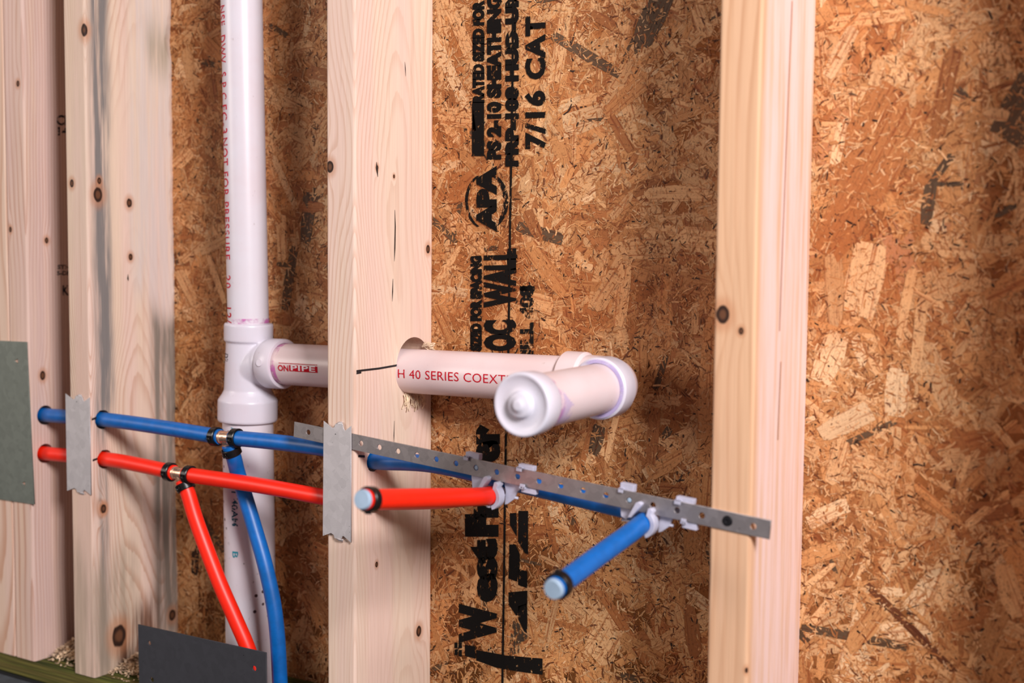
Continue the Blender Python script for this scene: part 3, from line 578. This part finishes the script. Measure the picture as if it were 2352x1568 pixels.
# elbow
EC = Vector((0.3020, 0.095, H0-0.1348)); ER = 0.034
bm = bmesh.new(); cpt = EC+Vector((-ER, -ER, 0)); path = [EC+Vector((-ER-.012, 0, 0))]+[cpt+Vector((ER*math.sin(a), ER*math.cos(a), 0)) for a in [k/14*PI/2 for k in range(15)]]+[EC+Vector((0, -ER-.004, 0))]
tube(bm, path, .0272, 64)
e1 = mesh(bm)
elb = link('elbow_fitting', sharp(e1), M['pvc_warm'], drain)
bm = bmesh.new(); lathe(bm, [(0, .0248), (0, .0288), (.0015, .0300), (.022, .0300), (.025, .0275), (.025, .0248)], EC+Vector((-ER-.030, 0, 0)), (1, 0, 0), closed=True); link('socket', sharp(mesh(bm)), M['pvc_warm'], elb)
bm = bmesh.new(); lathe(bm, [(0, .0250), (0, .0285), (.0016, .0302), (.022, .0302), (.026, .0275), (.026, .0250)], EC+Vector((0, -ER-.018, 0)), (0, 1, 0), closed=True); link('socket', sharp(mesh(bm)), M['pvc_fit'], elb)
bm = bmesh.new(); lathe(bm, [(0, .0248), (.0006, .0249), (.0008, .0283), (0, .0284)], EC+Vector((0, -ER-.0195, 0)), (0, 1, 0), closed=True); link('primer_stain', sharp(mesh(bm)), M['primer_soft'], elb, label='pale violet primer ring')
# stub and cap
SE = Vector((0.3015, -0.098, H0-0.1362))
bm = bmesh.new(); tube(bm, [EC+Vector((0, -ER, 0)), SE+Vector((0, .010, 0))], Rp, 64); stubp = link('stub_pipe', sharp(mesh(bm)), M['pvc_warm'], drain)
bm = bmesh.new()
lathe(bm, [(.024, .0246), (.024, .0272), (.022, .0280), (.010, .0286), (.0016, .0286), (.0004, .0280), (0, .0270), (.0002, .0250), (.0012, .0240), (.0012, .0130), (.0006, .0122), (-.0036, .0112), (-.0046, .0098), (-.0048, .0060), (-.0066, .0050), (-.0070, .0030), (-.0070, 0)], SE, (0, 1, 0))
cap = link('end_cap', mesh(bm), M['pvc_fit'], drain)
bm = bmesh.new(); lathe(bm, [(0, .02462), (.012, .02468), (.030, .02458)], SE+Vector((0, .023, 0)), (0, 1, 0)); link('primer_stain', mesh(bm), M['primer_soft'], stubp, label='pale violet primer smear')
bm = bmesh.new(); lathe(bm, [(0, .02462), (.006, .02475), (.014, .02458)], SE+Vector((0, .022, 0)), (0, 1, 0)); link('primer_stain', mesh(bm), M['primer'], stubp, label='pink primer smear')
bm = bmesh.new(); lathe(bm, [(0, .0246), (.003, .0250), (.008, .02458)], arm_a+arm_dir*.0585, arm_dir); link('primer_stain', mesh(bm), M['primer'], arm, label='magenta primer ring')
bm = bmesh.new(); lathe(bm, [(0, .02462), (.002, .0252), (.006, .02458)], sB+ax_*(z_top-Lz)*1.0+Vector((0, 0, 0)), axisU); link('primer_stain', mesh(bm), M['primer'], up, label='pink primer ring')
# print on the pipes
def hitcyl(u, v, A, B, r):
    d = ray(u, v).normalized(); a = (B-A).normalized(); m = EYE-A; dp = d-a*d.dot(a); mp = m-a*m.dot(a)
    qa = dp.dot(dp); qb = 2*dp.dot(mp); qc = mp.dot(mp)-r*r; D = max(0.0, qb*qb-4*qa*qc); t_ = (-qb-math.sqrt(D))/(2*qa); return EYE+d*t_
def pipe_text(body, A, B, r, start, end, u_bot, u_top, mat, parent, bold=0.0, spacing=1.0, me=None, name='pipe_print'):
    """text wrapped on the pipe A-B: runs from pixel `start` to `end`; u_bot/u_top are pixels on the letters' base and top"""
    a = (B-A).normalized(); ps, pe = hitcyl(*start, A, B, r), hitcyl(*end, A, B, r)
    ts, te = (ps-A).dot(a), (pe-A).dot(a)
    pb, pt = hitcyl(*u_bot, A, B, r), hitcyl(*u_top, A, B, r)
    n0 = (pb-A); n0 = (n0-a*n0.dot(a)).normalized(); n1 = (pt-A); n1 = (n1-a*n1.dot(a)).normalized()
    ang = n0.angle(n1); w = (n1-n0*n1.dot(n0)).normalized()
    me = me or text_mesh(body, bold, spacing, cuts=8)
    for v in me.vertices:
        t_ = ts+(te-ts)*v.co.x; b_ = ang*v.co.y; v.co = A+a*t_+(n0*math.cos(b_)+w*math.sin(b_))*(r+0.00025)
    return link(name, me, M[mat], parent, smooth=False)
for s, y0, y1, mt in (('NSF  DWV  S P C', 12, 228, 'redink'), ('FC-3', 240, 306, 'redink'), ('NOT FOR PRESSURE', 316, 596, 'redink'), ('20', 632, 662, 'redink'), ('12/', 706, 742, 'reddeep')):
    pipe_text(s, sA, sB, Rp, (512+y0*.022, y0), (512+y1*.022, y1), (504, 50), (517, 50), mt, up, 0.008, 1.15)
pipe_text('1/2', sD, sC, RpL, (538, 972), (540, 1002), (530, 985), (544, 985), 'cyanink', low, 0.02)
pipe_text('T 40AM', sD, sC, RpL, (538, 1122), (540, 1208), (532, 1160), (546, 1160), 'darkteal', low, 0.02)
pipe_text('B', sD, sC, RpL, (538, 1266), (540, 1281), (534, 1270), (547, 1270), 'cyanink', low, 0.02)
pipe_text('D2665 NSF', T0-ax_*.1, T0+ax_*.2, .0272, (520, 812), (519, 884), (515, 850), (524, 850), 'blackink', tee, 0.015, 1.0, name='fitting_print')
pipe_text('H 40 SERIES COEXTRUDED', arm_a, arm_b, Rp, (914, 858), (1262, 868), (960, 870), (960, 850), 'reddeep', arm, 0.0, 1.05)
# red logo block with reversed letters
def arm_patch(x0, x1, y0, y1, mat, name, off=0.0):
    bm = bmesh.new(); n, m = 6, 10; g = [[bm.verts.new((i/n, j/m, 0)) for j in range(m+1)] for i in range(n+1)]
    for i in range(n):
        for j in range(m): bm.faces.new((g[i][j], g[i+1][j], g[i+1][j+1], g[i][j+1]))
    return pipe_text('', arm_a, arm_b, Rp+off, (x0, (y0+y1)/2), (x1, (y0+y1)/2), (x0, y1), (x0, y0), mat, arm, me=mesh(bm), name=name)
arm_patch(664, 729, 838, 852, 'reddeep', 'logo_block'); arm_patch(640, 729, 832.5, 834, 'reddeep', 'logo_rule')
M['whiteprint'] = plain('white_print', (236, 220, 224), .5)
pipe_text('ON', arm_a, arm_b, Rp+.0001, (638, 843), (662, 843), (650, 852), (650, 838), 'reddeep', arm, 0.03)
pipe_text('PIPE', arm_a, arm_b, Rp+.0002, (668, 845), (724, 845), (690, 851.5), (690, 839.5), 'whiteprint', arm, 0.02, 1.05)

# ---------------------------------------------------------------- water lines
def ring_bm(bm, o, d, r=0.0112, w=0.0085, ri=0.0089):
    lathe(bm, [(-w/2, ri), (-w/2, r-.0006), (-w/2+.0006, r), (w/2-.0006, r), (w/2, r-.0006), (w/2, ri)], o, d, 40, closed=True)
def ring(o, d, parent):
    bm = bmesh.new(); ring_bm(bm, o, d); r = link('crimp_ring', sharp(mesh(bm)), M['black'], parent, origin=o)
    d = Vector(d).normalized(); s = Vector((0, -1, 0)); s = (s-d*s.dot(d)).normalized()
    me = bmesh.new(); q = me; m_ = Matrix.Identity(3)
    vs_ = box(q, (-.0022, -.0010, -.0020), (.0022, .0012, .0020)); e = d.cross(s)
    for v in vs_: v.co = Vector(o)+d*v.co.x+s*(.0112+v.co.y)+e*v.co.z
    bmesh.ops.bevel(me, geom=me.edges[:], offset=.0005, segments=2, affect='EDGES'); link('crimp_tab', mesh(me), M['black'], r)
    return r
def water(name, label, colour, left_in, hL, teeL, teeC, teeR, hM, exitM, right_pts, stub_pts, branch_top, branch_pts):
    root = thing(name, label, 'water pipe', (hL.x, hL.y, hL.z)); mt = M[colour]
    d1 = (teeR-teeL).normalized()
    bm = bmesh.new(); tube(bm, catmull([left_in+Vector((-.10, 0, .002)), left_in, hL, hL+(teeL-hL)*.5+Vector((0, 0, .001)), teeL-d1*.0], 8), PEXR); link('tubing', sharp(mesh(bm)), mt, root)
    bm = bmesh.new(); P_ = catmull([teeR, teeR+(hM-teeR)*.5+Vector((0, 0, .0012)), hM, exitM]+right_pts, 8)+[Vector(v) for v in stub_pts]
    tube(bm, P_, PEXR, 32); link('tubing', sharp(mesh(bm)), mt, root, label='%s tubing bending out to the capped stub' % colour)
    bm = bmesh.new(); tube(bm, catmull([branch_top]+branch_pts, 8), PEXR); link('tubing', sharp(mesh(bm)), mt, root, label='%s branch tubing going down' % colour)
    db = (Vector(branch_pts[0])-branch_top).normalized()
    # brass tee
    bm = bmesh.new(); L = (teeR-teeL).length
    lathe(bm, [(-.012, .0060), (-.012, .0068), (0, .0070), (.0005, .0078), (.003, .0078), (.0035, .0070), (L-.0035, .0070), (L-.003, .0078), (L-.0005, .0078), (L, .0070), (L+.012, .0068), (L+.012, .006)], teeL, d1, 40)
    lathe(bm, [(-.004, .0062), ((branch_top-teeC).length-.003, .0068), ((branch_top-teeC).length-.0025, .0077), ((branch_top-teeC).length, .0077), ((branch_top-teeC).length+.010, .0066)], teeC, db, 40)
    link('tee_fitting', sharp(mesh(bm)), M['brass'], root, label='brass tee fitting')
    ring(teeL-d1*.0068, d1, root); ring(teeR+d1*.0068, d1, root); ring(branch_top+db*.0080, db, root)
    # stub end
    e = Vector(stub_pts[-1]); de = (e-Vector(stub_pts[-2])).normalized()
    ring(e-de*.0070, de, root)
    bm = bmesh.new(); lathe(bm, [(-.012, .0060), (-.0003, .0062), (-.0003, .0082), (.0003, .0086), (.0030, .0086), (.0042, .0078), (.0042, 0)], e, de, 40); link('end_plug', sharp(mesh(bm)), M['plug'], root)
    return root
def bend(start, corner_dir, z0, z1, X, y, R_=.034, n=9):
    """quarter bend in plan from running +X at depth y to running -Y at X"""
    out = []
    for k in range(n+1):
        a = k/n*PI/2; out.append(Vector((X-R_+R_*math.sin(a), y-R_+R_*math.cos(a), z0+(z1-z0)*k/n)))
    return out
# blue
bX = 0.3755; bE = at(1275, 1350, 0); d_ = ray(1275, 1350); bE = EYE+d_*1.015
bz1 = at(1484, 1203, -.006).z; b_b = bend(None, None, at(1425, 1168, .030).z, bz1, bX, .030)
teeLb, teeRb = at(506, 1003, .0205), at(532, 1005, .0210)
blue = water('blue_water_line', 'blue plastic water line with a brass tee, its stub bending out low on the right', 'blue', Vector((FX+.03, h_blue_F.y, h_blue_F.z)), h_blue_L, teeLb, (teeLb+teeRb)/2, teeRb, Vector((-.004, .0235, at(745, 1031, .0235).z)), h_blue_M,
    [at(1000, 1067, .028), at(1220, 1117, .030)], b_b+[Vector((bE.x-(bE.x-bX)*.66, -.03, bz1+(bE.z-bz1)*.18)), Vector((bE.x-(bE.x-bX)*.3, -.09, bz1+(bE.z-bz1)*.53)), bE],
    at(527, 1022, .0205), [at(537, 1050, .026), at(546, 1085, .037), at(560, 1130, .0435), at(581, 1200, .044), at(607, 1290, .043), at(627, 1380, .043), at(637, 1460, .043), at(643, 1568, .045), Vector((at(645, 1600, .046).x, .046, PT+.0005))])
# red
rX = 0.2105; rE = EYE+ray(838, 1147)*1.066
rz1 = at(1130, 1140, -.006).z; b_r = bend(None, None, at(1095, 1136, .030).z, rz1, rX, .030)
teeLr, teeRr = at(400, 1085, .0205), at(425, 1089, .0210)
red = water('red_water_line', 'red plastic water line with a brass tee, its capped stub crossing the central stud', 'red', Vector((FX+.03, h_red_F.y, h_red_F.z)), h_red_L, teeLr, (teeLr+teeRr)/2, teeRr, Vector((-.004, .0235, at(745, 1142, .0235).z)), h_red_M,
    [at(1000, 1149, .028), at(1060, 1143, .030)], b_r+[Vector((rX, -.04, rz1+(rE.z-rz1)*.16)), Vector((rX, -.11, rz1+(rE.z-rz1)*.53)), Vector((rX, rE.y, rE.z))],
    at(420, 1103, .0205), [at(431, 1130, .021), at(449, 1190, .022), at(475, 1262, .023), at(506, 1342, .025), at(541, 1422, .028), at(571, 1493, .031), at(592, 1568, .035), Vector((at(602, 1610, .037).x, .037, PT+.0005))])

# ---------------------------------------------------------------- perforated strap with its screw
ST = 0.0016; s0, s1 = at(675, 985.5, -ST), at(1769, 1217, -ST)
sdir = (s1-s0).normalized(); sup = Vector((0, -1, 0)).cross(sdir)*-1
if sup.z < 0: sup = -sup
SLEN = (s1-s0).length; SW = .0168
hx = [708, 745, 785, 826, 868, 909, 952, 997, 1041, 1088, 1134, 1184, 1232, 1283, 1334, 1387, 1440, 1497, 1552, 1612, 1670, 1730]
pitch = (at(1730, 1209, -ST)-at(708, 992, -ST)).length/21; off = (at(708, 992, -ST)-s0).length
loops = [[(0, -SW/2), (SLEN, -SW/2), (SLEN, SW/2), (0, SW/2)]]+[circ(off+pitch*k, 0, .0047 if k == 20 else .0028) for k in range(22)]
me = outline_mesh(loops, ST, 0.0002); frame(me, s0+Vector((0, ST/2, 0)), sdir, sup, (0, -1, 0))
bmx = bmesh.new(); bmx.from_mesh(me); bmesh.ops.recalc_face_normals(bmx, faces=bmx.faces); bmx.to_mesh(me); bmx.free()
strap = link('perforated_strap', me, M['strap'], smooth=False); tag(strap, 'long grey perforated steel strap running across the studs in front of the pipes', 'metal strap')
def hole(k): return s0+sdir*(off+pitch*k)
hp = hole(20)
bm = bmesh.new(); lathe(bm, [(.028, 0), (.024, .0014), (.004, .0018), (.0004, .0044), (-.0002, .0046), (-.0008, .0042), (-.0009, .0018), (-.0002, .0014), (-.0002, 0)], hp, (0, 1, 0), 32)
scr = link('wood_screw', sharp(mesh(bm)), M['screw'], origin=hp); tag(scr, 'black screw head holding the right end of the perforated strap', 'screw')

# ---------------------------------------------------------------- bend supports clipped to the strap
def support(k_peg, X, zc, y_, name_label, tabs, kk2):
    root = thing('bend_support', name_label, 'pipe bracket', hole(k_peg), 'bend supports on the strap')
    R_ = .034; zt = zc
    # curved trough under and outside the bend
    bm = bmesh.new(); n = 14; m = 12; rings = []
    for i in range(n+1):
        a = -0.12+i/n*(PI/2+0.22); c = Vector((X-R_, y_-R_, 0)); rad_ = Vector((math.sin(a), math.cos(a), 0))
        ctr = c+rad_*R_+Vector((0, 0, zt[0]+(zt[1]-zt[0])*min(max(i/n, 0), 1)))
        row = []
        for j in range(m+1):
            b = math.radians(-105+j/m*165)                            # from underneath to the outer side
            row.append((ctr, rad_, b))
        rings.append([[bm.verts.new(ctr+(rad_*math.cos(b)+Vector((0, 0, 1))*math.sin(b))*rr) for (ctr, rad_, b) in row] for rr in (PEXR+.0004, PEXR+.0022)])
    for A, B in zip(rings, rings[1:]):
        for j in range(m):
            bm.faces.new((A[0][j], A[0][j+1], B[0][j+1], B[0][j])); bm.faces.new((A[1][j+1], A[1][j], B[1][j], B[1][j+1]))
        bm.faces.new((A[0][0], B[0][0], B[1][0], A[1][0])); bm.faces.new((A[0][m], A[1][m], B[1][m], B[0][m]))
    for E_ in (rings[0], rings[-1]):
        for j in range(m): bm.faces.new((E_[0][j], E_[0][j+1], E_[1][j+1], E_[1][j]))
    bmesh.ops.recalc_face_normals(bm, faces=bm.faces)
    link('curved_trough', sharp(mesh(bm)), M['clip'], root)
    # web: curved gusset in plan spreading from the trough along the back of the strap
    g = [(-.010, .004), (.0, .004), (.026, .004), (.026, .006), (.018, .009), (.013, .018), (.004, .018), (-.010, .012)]
    me = outline_mesh([[(a, b) for a, b in g]], .0022, .0003); frame(me, Vector((X, 0, (zt[1]+.001))), (1, 0, -.07), (0, 1, 0), (0, 0, 1)); link('gusset', me, M['clip'], root, smooth=False)
    # throat: two lobes that hold the tube where it leaves, and a wing rising to the strap
    tz = zt[1]
    def lobe(pts, y0, th, nm='lobe'):
        me = outline_mesh([pts], th, .0004); frame(me, Vector((X, y0, tz)), (1, 0, 0), (0, 0, 1), (0, -1, 0)); link(nm, me, M['clip'], root, smooth=False)
    def arcp(r, a0, a1, n_=10): return [(r*math.cos(math.radians(a0+(a1-a0)*k/n_)), r*math.sin(math.radians(a0+(a1-a0)*k/n_))) for k in range(n_+1)]
    lobe(arcp(.0092, -70, 58)+[(.0070, .0150), (.0095, .0152), (.0118, .0125)]+arcp(.0135, 45, -70), -.004, .010, 'throat_lobe')
    lobe([(-.0145, .004), (-.0105, .0045), (-.0020, .0152), (-.0008, .0180), (-.0035, .0196), (-.0062, .0185)], -.003, .009, 'throat_lobe')
    lobe([(.010, .0185), (.036, .0150), (.033, .0110), (.026, .0060), (.022, -.0020), (.015, -.0075), (.0115, -.0088), (.0125, .004)], .0045, .0022, 'wing')
    lobe([(-.028, .0200), (-.010, .0185), (-.0125, .0060), (-.0215, -.0010), (-.0265, .0020)], .0045, .0022, 'wing')
    # peg in its strap hole and tabs hooked over the strap edges
    bm = bmesh.new(); lathe(bm, [(.006, .0022), (-.0008, .0022), (-.0014, .0014), (-.0014, 0)], hole(k_peg)+Vector((0, ST, 0)), (0, 1, 0), 24); link('peg', sharp(mesh(bm)), M['plug'], root)
    for (u, side, w_, h_) in tabs:
        o_ = s0+sdir*u; y0 = 0.0045
        e = SW/2 if side > 0 else -SW/2
        bm = bmesh.new(); vv = box(bm, (-w_/2, -.0012, -.001), (w_/2, .0012+.004, h_)); 
        for v in vv: v.co = o_+sdir*v.co.x+sup*(e*1.0+(v.co.z if side > 0 else -v.co.z))+Vector((0, y0+v.co.y-.002, 0))
        vv = box(bm, (-w_/2, 0, -.0026), (-w_/2+w_*.36, .0012, .0016))
        for v in vv: v.co = o_+sdir*v.co.x+sup*(e+(v.co.z if side > 0 else -v.co.z))+Vector((0, -.0014-v.co.y, 0))
        vv = box(bm, (-w_/2, -.0026, .0003), (-w_/2+w_*.36, .0050, .0016))
        for v in vv: v.co = o_+sdir*v.co.x+sup*(e+(v.co.z if side > 0 else -v.co.z))+Vector((0, v.co.y, 0))
        bmesh.ops.bevel(bm, geom=bm.edges[:], offset=.0003, segments=1, affect='EDGES'); link('hook_tab', mesh(bm), M['clip'], root, smooth=False)
    return root
def sx_(u, v): return (at(u, v, -ST)-s0).dot(sdir)
support(9, rX, (b_r[0].z, rz1), .030, 'grey plastic bend bracket turning the red tubing outwards under the strap', [(sx_(1082, 1060), 1, .016, .0052), (sx_(1205, 1086), 1, .017, .0040), (sx_(1212, 1125), -1, .016, .0062)], 0)
support(16, bX, (b_b[0].z, bz1), .030, 'grey plastic bend bracket turning the blue tubing outwards under the strap', [(sx_(1437, 1135), 1, .014, .0060), (sx_(1570, 1163), 1, .017, .0040), (sx_(1582, 1203), -1, .014, .0066)], 0)

# ---------------------------------------------------------------- nail plates and shield plates
def nail_plate(tl, tr, bl, br, label, y):
    TL, TR, BL, BR = at(*tl, y), at(*tr, y), at(*bl, y), at(*br, y)
    top = [(0, 1), (.32, .950), (.40, .962), (.43, .990), (.70, .990), (.73, .960), (.78, .944), (1, .994)]
    bot = [(1, 0), (.74, .046), (.69, .040), (.66, .012), (.42, .014), (.39, .040), (.30, .052), (0, .014)]
    w = (TR-TL).length; h = (TL-BL).length
    me = outline_mesh([[(a*w, b*h) for a, b in top]+[(a*w, b*h) for a, b in bot]], .0013, .0002)
    for v in me.vertices:
        a, b, c = v.co.x/w, v.co.y/h, v.co.z
        p = (TL*(1-a)+TR*a)*b+(BL*(1-a)+BR*a)*(1-b); bow = -0.0006*math.sin(PI*b)
        v.co = p+Vector((0, -c+bow, 0))
    bmx = bmesh.new(); bmx.from_mesh(me); bmesh.ops.recalc_face_normals(bmx, faces=bmx.faces); bmx.to_mesh(me); bmx.free()
    o = link('nail_plate', me, M['galv'], smooth=False); tag(o, label, 'nail plate', 'nail plates protecting the pipes in the studs')
    for (a, b, sg) in ((.58, .995, 1), (.62, .012, -1)):              # prong curling into the wood
        p = (TL*(1-a)+TR*a)*b+(BL*(1-a)+BR*a)*(1-b); bm = bmesh.new(); n = 8; rows = []
        for k in range(n+1):
            t_ = k/n*PI/2; yy = (1-math.cos(t_))*.0045*1.0; zz = math.sin(t_)*.0030
            hw = .0048*(1-k/n*.75)
            rows.append([bm.verts.new(p+Vector((q*hw, yy-.0006, sg*zz*1.0-sg*.0006))) for q in (-1, -.3, .3, 1)])
        for A, B in zip(rows, rows[1:]):
            for j in range(3): bm.faces.new((A[j], A[j+1], B[j+1], B[j]))
        pr = link('prong', mesh(bm), M['galv'], o); md = pr.modifiers.new('t', 'SOLIDIFY'); md.thickness = .0008
    return o
nail_plate((151, 903), (206, 911), (155, 1130), (210, 1137), 'galvanised nail plate with notched ends on the grey-stained left stud', -.0009)
nail_plate((744, 966), (807, 976), (742, 1234), (807, 1246), 'galvanised nail plate with notched ends on the central stud, over the strap', -ST-.0010)
def shield(corners, y, holes, mat, label, tri=False, name='shield_plate'):
    P4 = [at(u, v, y) for u, v in corners]; o_ = P4[0]
    loops = [[((p-o_).x, (p-o_).z) for p in P4]]
    for (u, v, r) in holes:
        q = at(u, v, y)-o_
        loops.append([(q.x+r, q.z-r*.9), (q.x+r*.9, q.z+r*.9), (q.x-r*1.2, q.z+r*.1)] if tri else circ(q.x, q.z, r, 20))
    me = outline_mesh(loops, .0014, .0002); frame(me, o_, (1, 0, 0), (0, 0, 1), (0, -1, 0))
    bmx = bmesh.new(); bmx.from_mesh(me); bmesh.ops.recalc_face_normals(bmx, faces=bmx.faces); bmx.to_mesh(me); bmx.free()
    o = link(name, me, mat, smooth=False); tag(o, label, 'shield plate'); return o
sp = shield([(62, 785), (80, 1158), (-130, 1127), (-142, 775)], -.0010, [(38, 829, .0038), (55, 1110, .0034)], M['green_plate'], 'large grey-green steel shield plate at the left edge of the photo', True)
for (u, v) in ((38, 829), (55, 1110)):
    q = at(u, v, 0.0); bm = bmesh.new(); a = [q+Vector((-.0040, -.001, .001)), q+Vector((.002, 0.0, .0035)), q+Vector((-.002, .006, .001))]
    bm.faces.new([bm.verts.new(x) for x in a]); pr = link('prong', mesh(bm), M['green_plate'], sp, smooth=False); md = pr.modifiers.new('t', 'SOLIDIFY'); md.thickness = .0008
bl = at(318, 1433, -.001); brr = at(612, 1498, -.001)
dz = Vector((0, 0, -1))
def pix_plate():
    y = -.0016; A = at(318, 1433, y); B = at(612, 1498, y); o_ = A
    low_ = PT-.026-A.z
    loops = [[(0, 0), ((B-A).x, (B-A).z), ((B-A).x+.001, low_), (.001, low_)]]
    for (u, v, r) in ((344, 1476, .0026), (585, 1534, .0030), (592, 1606, .003), (350, 1560, .003)):
        q = at(u, v, y)-o_; loops.append(circ(q.x, q.z, r, 20))
    me = outline_mesh(loops, .0016, .0002); frame(me, o_, (1, 0, 0), (0, 0, 1), (0, -1, 0))
    bmx = bmesh.new(); bmx.from_mesh(me); bmesh.ops.recalc_face_normals(bmx, faces=bmx.faces); bmx.to_mesh(me); bmx.free()
    return link('shield_plate', me, M['dark_plate'], smooth=False)
tag(pix_plate(), 'dark grey steel shield plate standing low in front of the drain stack', 'shield plate')

# ---------------------------------------------------------------- shavings and splinters
def shavings(cx, cyy, n, label, rad_, sd, hmax=.014):
    rnd = random.Random(sd); bm = bmesh.new()
    for _ in range(n):
        r = rad_*abs(rnd.gauss(0, .5)); a = rnd.uniform(0, 2*PI); x = cx+r*math.cos(a)*1.1; y = cyy+r*math.sin(a)*.8
        z = PT+.0008+max(0, hmax*(1-r/rad_))*rnd.random(); L = rnd.uniform(.002, .008); w = rnd.uniform(.0005, .0016); th = rnd.uniform(0, 2*PI); c = rnd.uniform(.2, 1.3); tilt = rnd.uniform(-.6, .8)
        rows = []
        for k in range(4):
            t_ = (k/3-.5)*c*2; p = Vector((math.sin(t_)/c*L*.5, 0, (1-math.cos(t_))/c*L*.5+abs(math.sin(tilt))*L*k/3*.5)); p = Vector((p.x*math.cos(th), p.x*math.sin(th), p.z))
            nrm = Vector((-math.sin(th), math.cos(th), 0))*w; rows.append((bm.verts.new(Vector((x, y, z))+p-nrm), bm.verts.new(Vector((x, y, z))+p+nrm)))
        for A, B in zip(rows, rows[1:]): bm.faces.new((A[0], A[1], B[1], B[0]))
    o = link('wood_shavings', mesh(bm), M['shaving'], smooth=True); tag(o, label, 'wood shavings', None, 'stuff'); return o
shavings(LX-.050, .040, 1100, 'small pile of pale wood shavings between the doubled studs and the stained stud', .036, 4, .022)
shavings(LX+STUD_W+.024, .048, 1300, 'small pile of pale wood shavings at the foot of the stained stud', .036, 9, .022)
rnd = random.Random(5); bm = bmesh.new()
for k in range(46):
    p = atX(rnd.uniform(925, 972), rnd.uniform(898, 912), xs_+.0005); L = rnd.uniform(.006, .018); c1 = rnd.uniform(-.004, .004); w = rnd.uniform(.0003, .0008); rows = []
    for j in range(5):
        t_ = j/4; q = p+Vector((.002*math.sin(t_*PI)+.0015*rnd.random(), c1*t_*t_, -L*t_)); rows.append((bm.verts.new(q+Vector((0, -w, 0))), bm.verts.new(q+Vector((0.0003, w, 0)))))
    for A, B in zip(rows, rows[1:]): bm.faces.new((A[0], A[1], B[1], B[0]))
for k in range(26):
    p = atX(rnd.uniform(968, 992), rnd.uniform(790, 800), xs_+.0005); L = rnd.uniform(.004, .012); rows = []
    dv = Vector((rnd.uniform(0, .6), rnd.uniform(.1, 1), rnd.uniform(-.2, .6))).normalized(); w = .0005
    for j in range(4):
        q = p+dv*L*j/3; rows.append((bm.verts.new(q+Vector((0, 0, -w))), bm.verts.new(q+Vector((0, 0, w)))))
    for A, B in zip(rows, rows[1:]): bm.faces.new((A[0], A[1], B[1], B[0]))
link('splinters', mesh(bm), M['shaving'], sM, smooth=True)['kind'] = 'stuff'
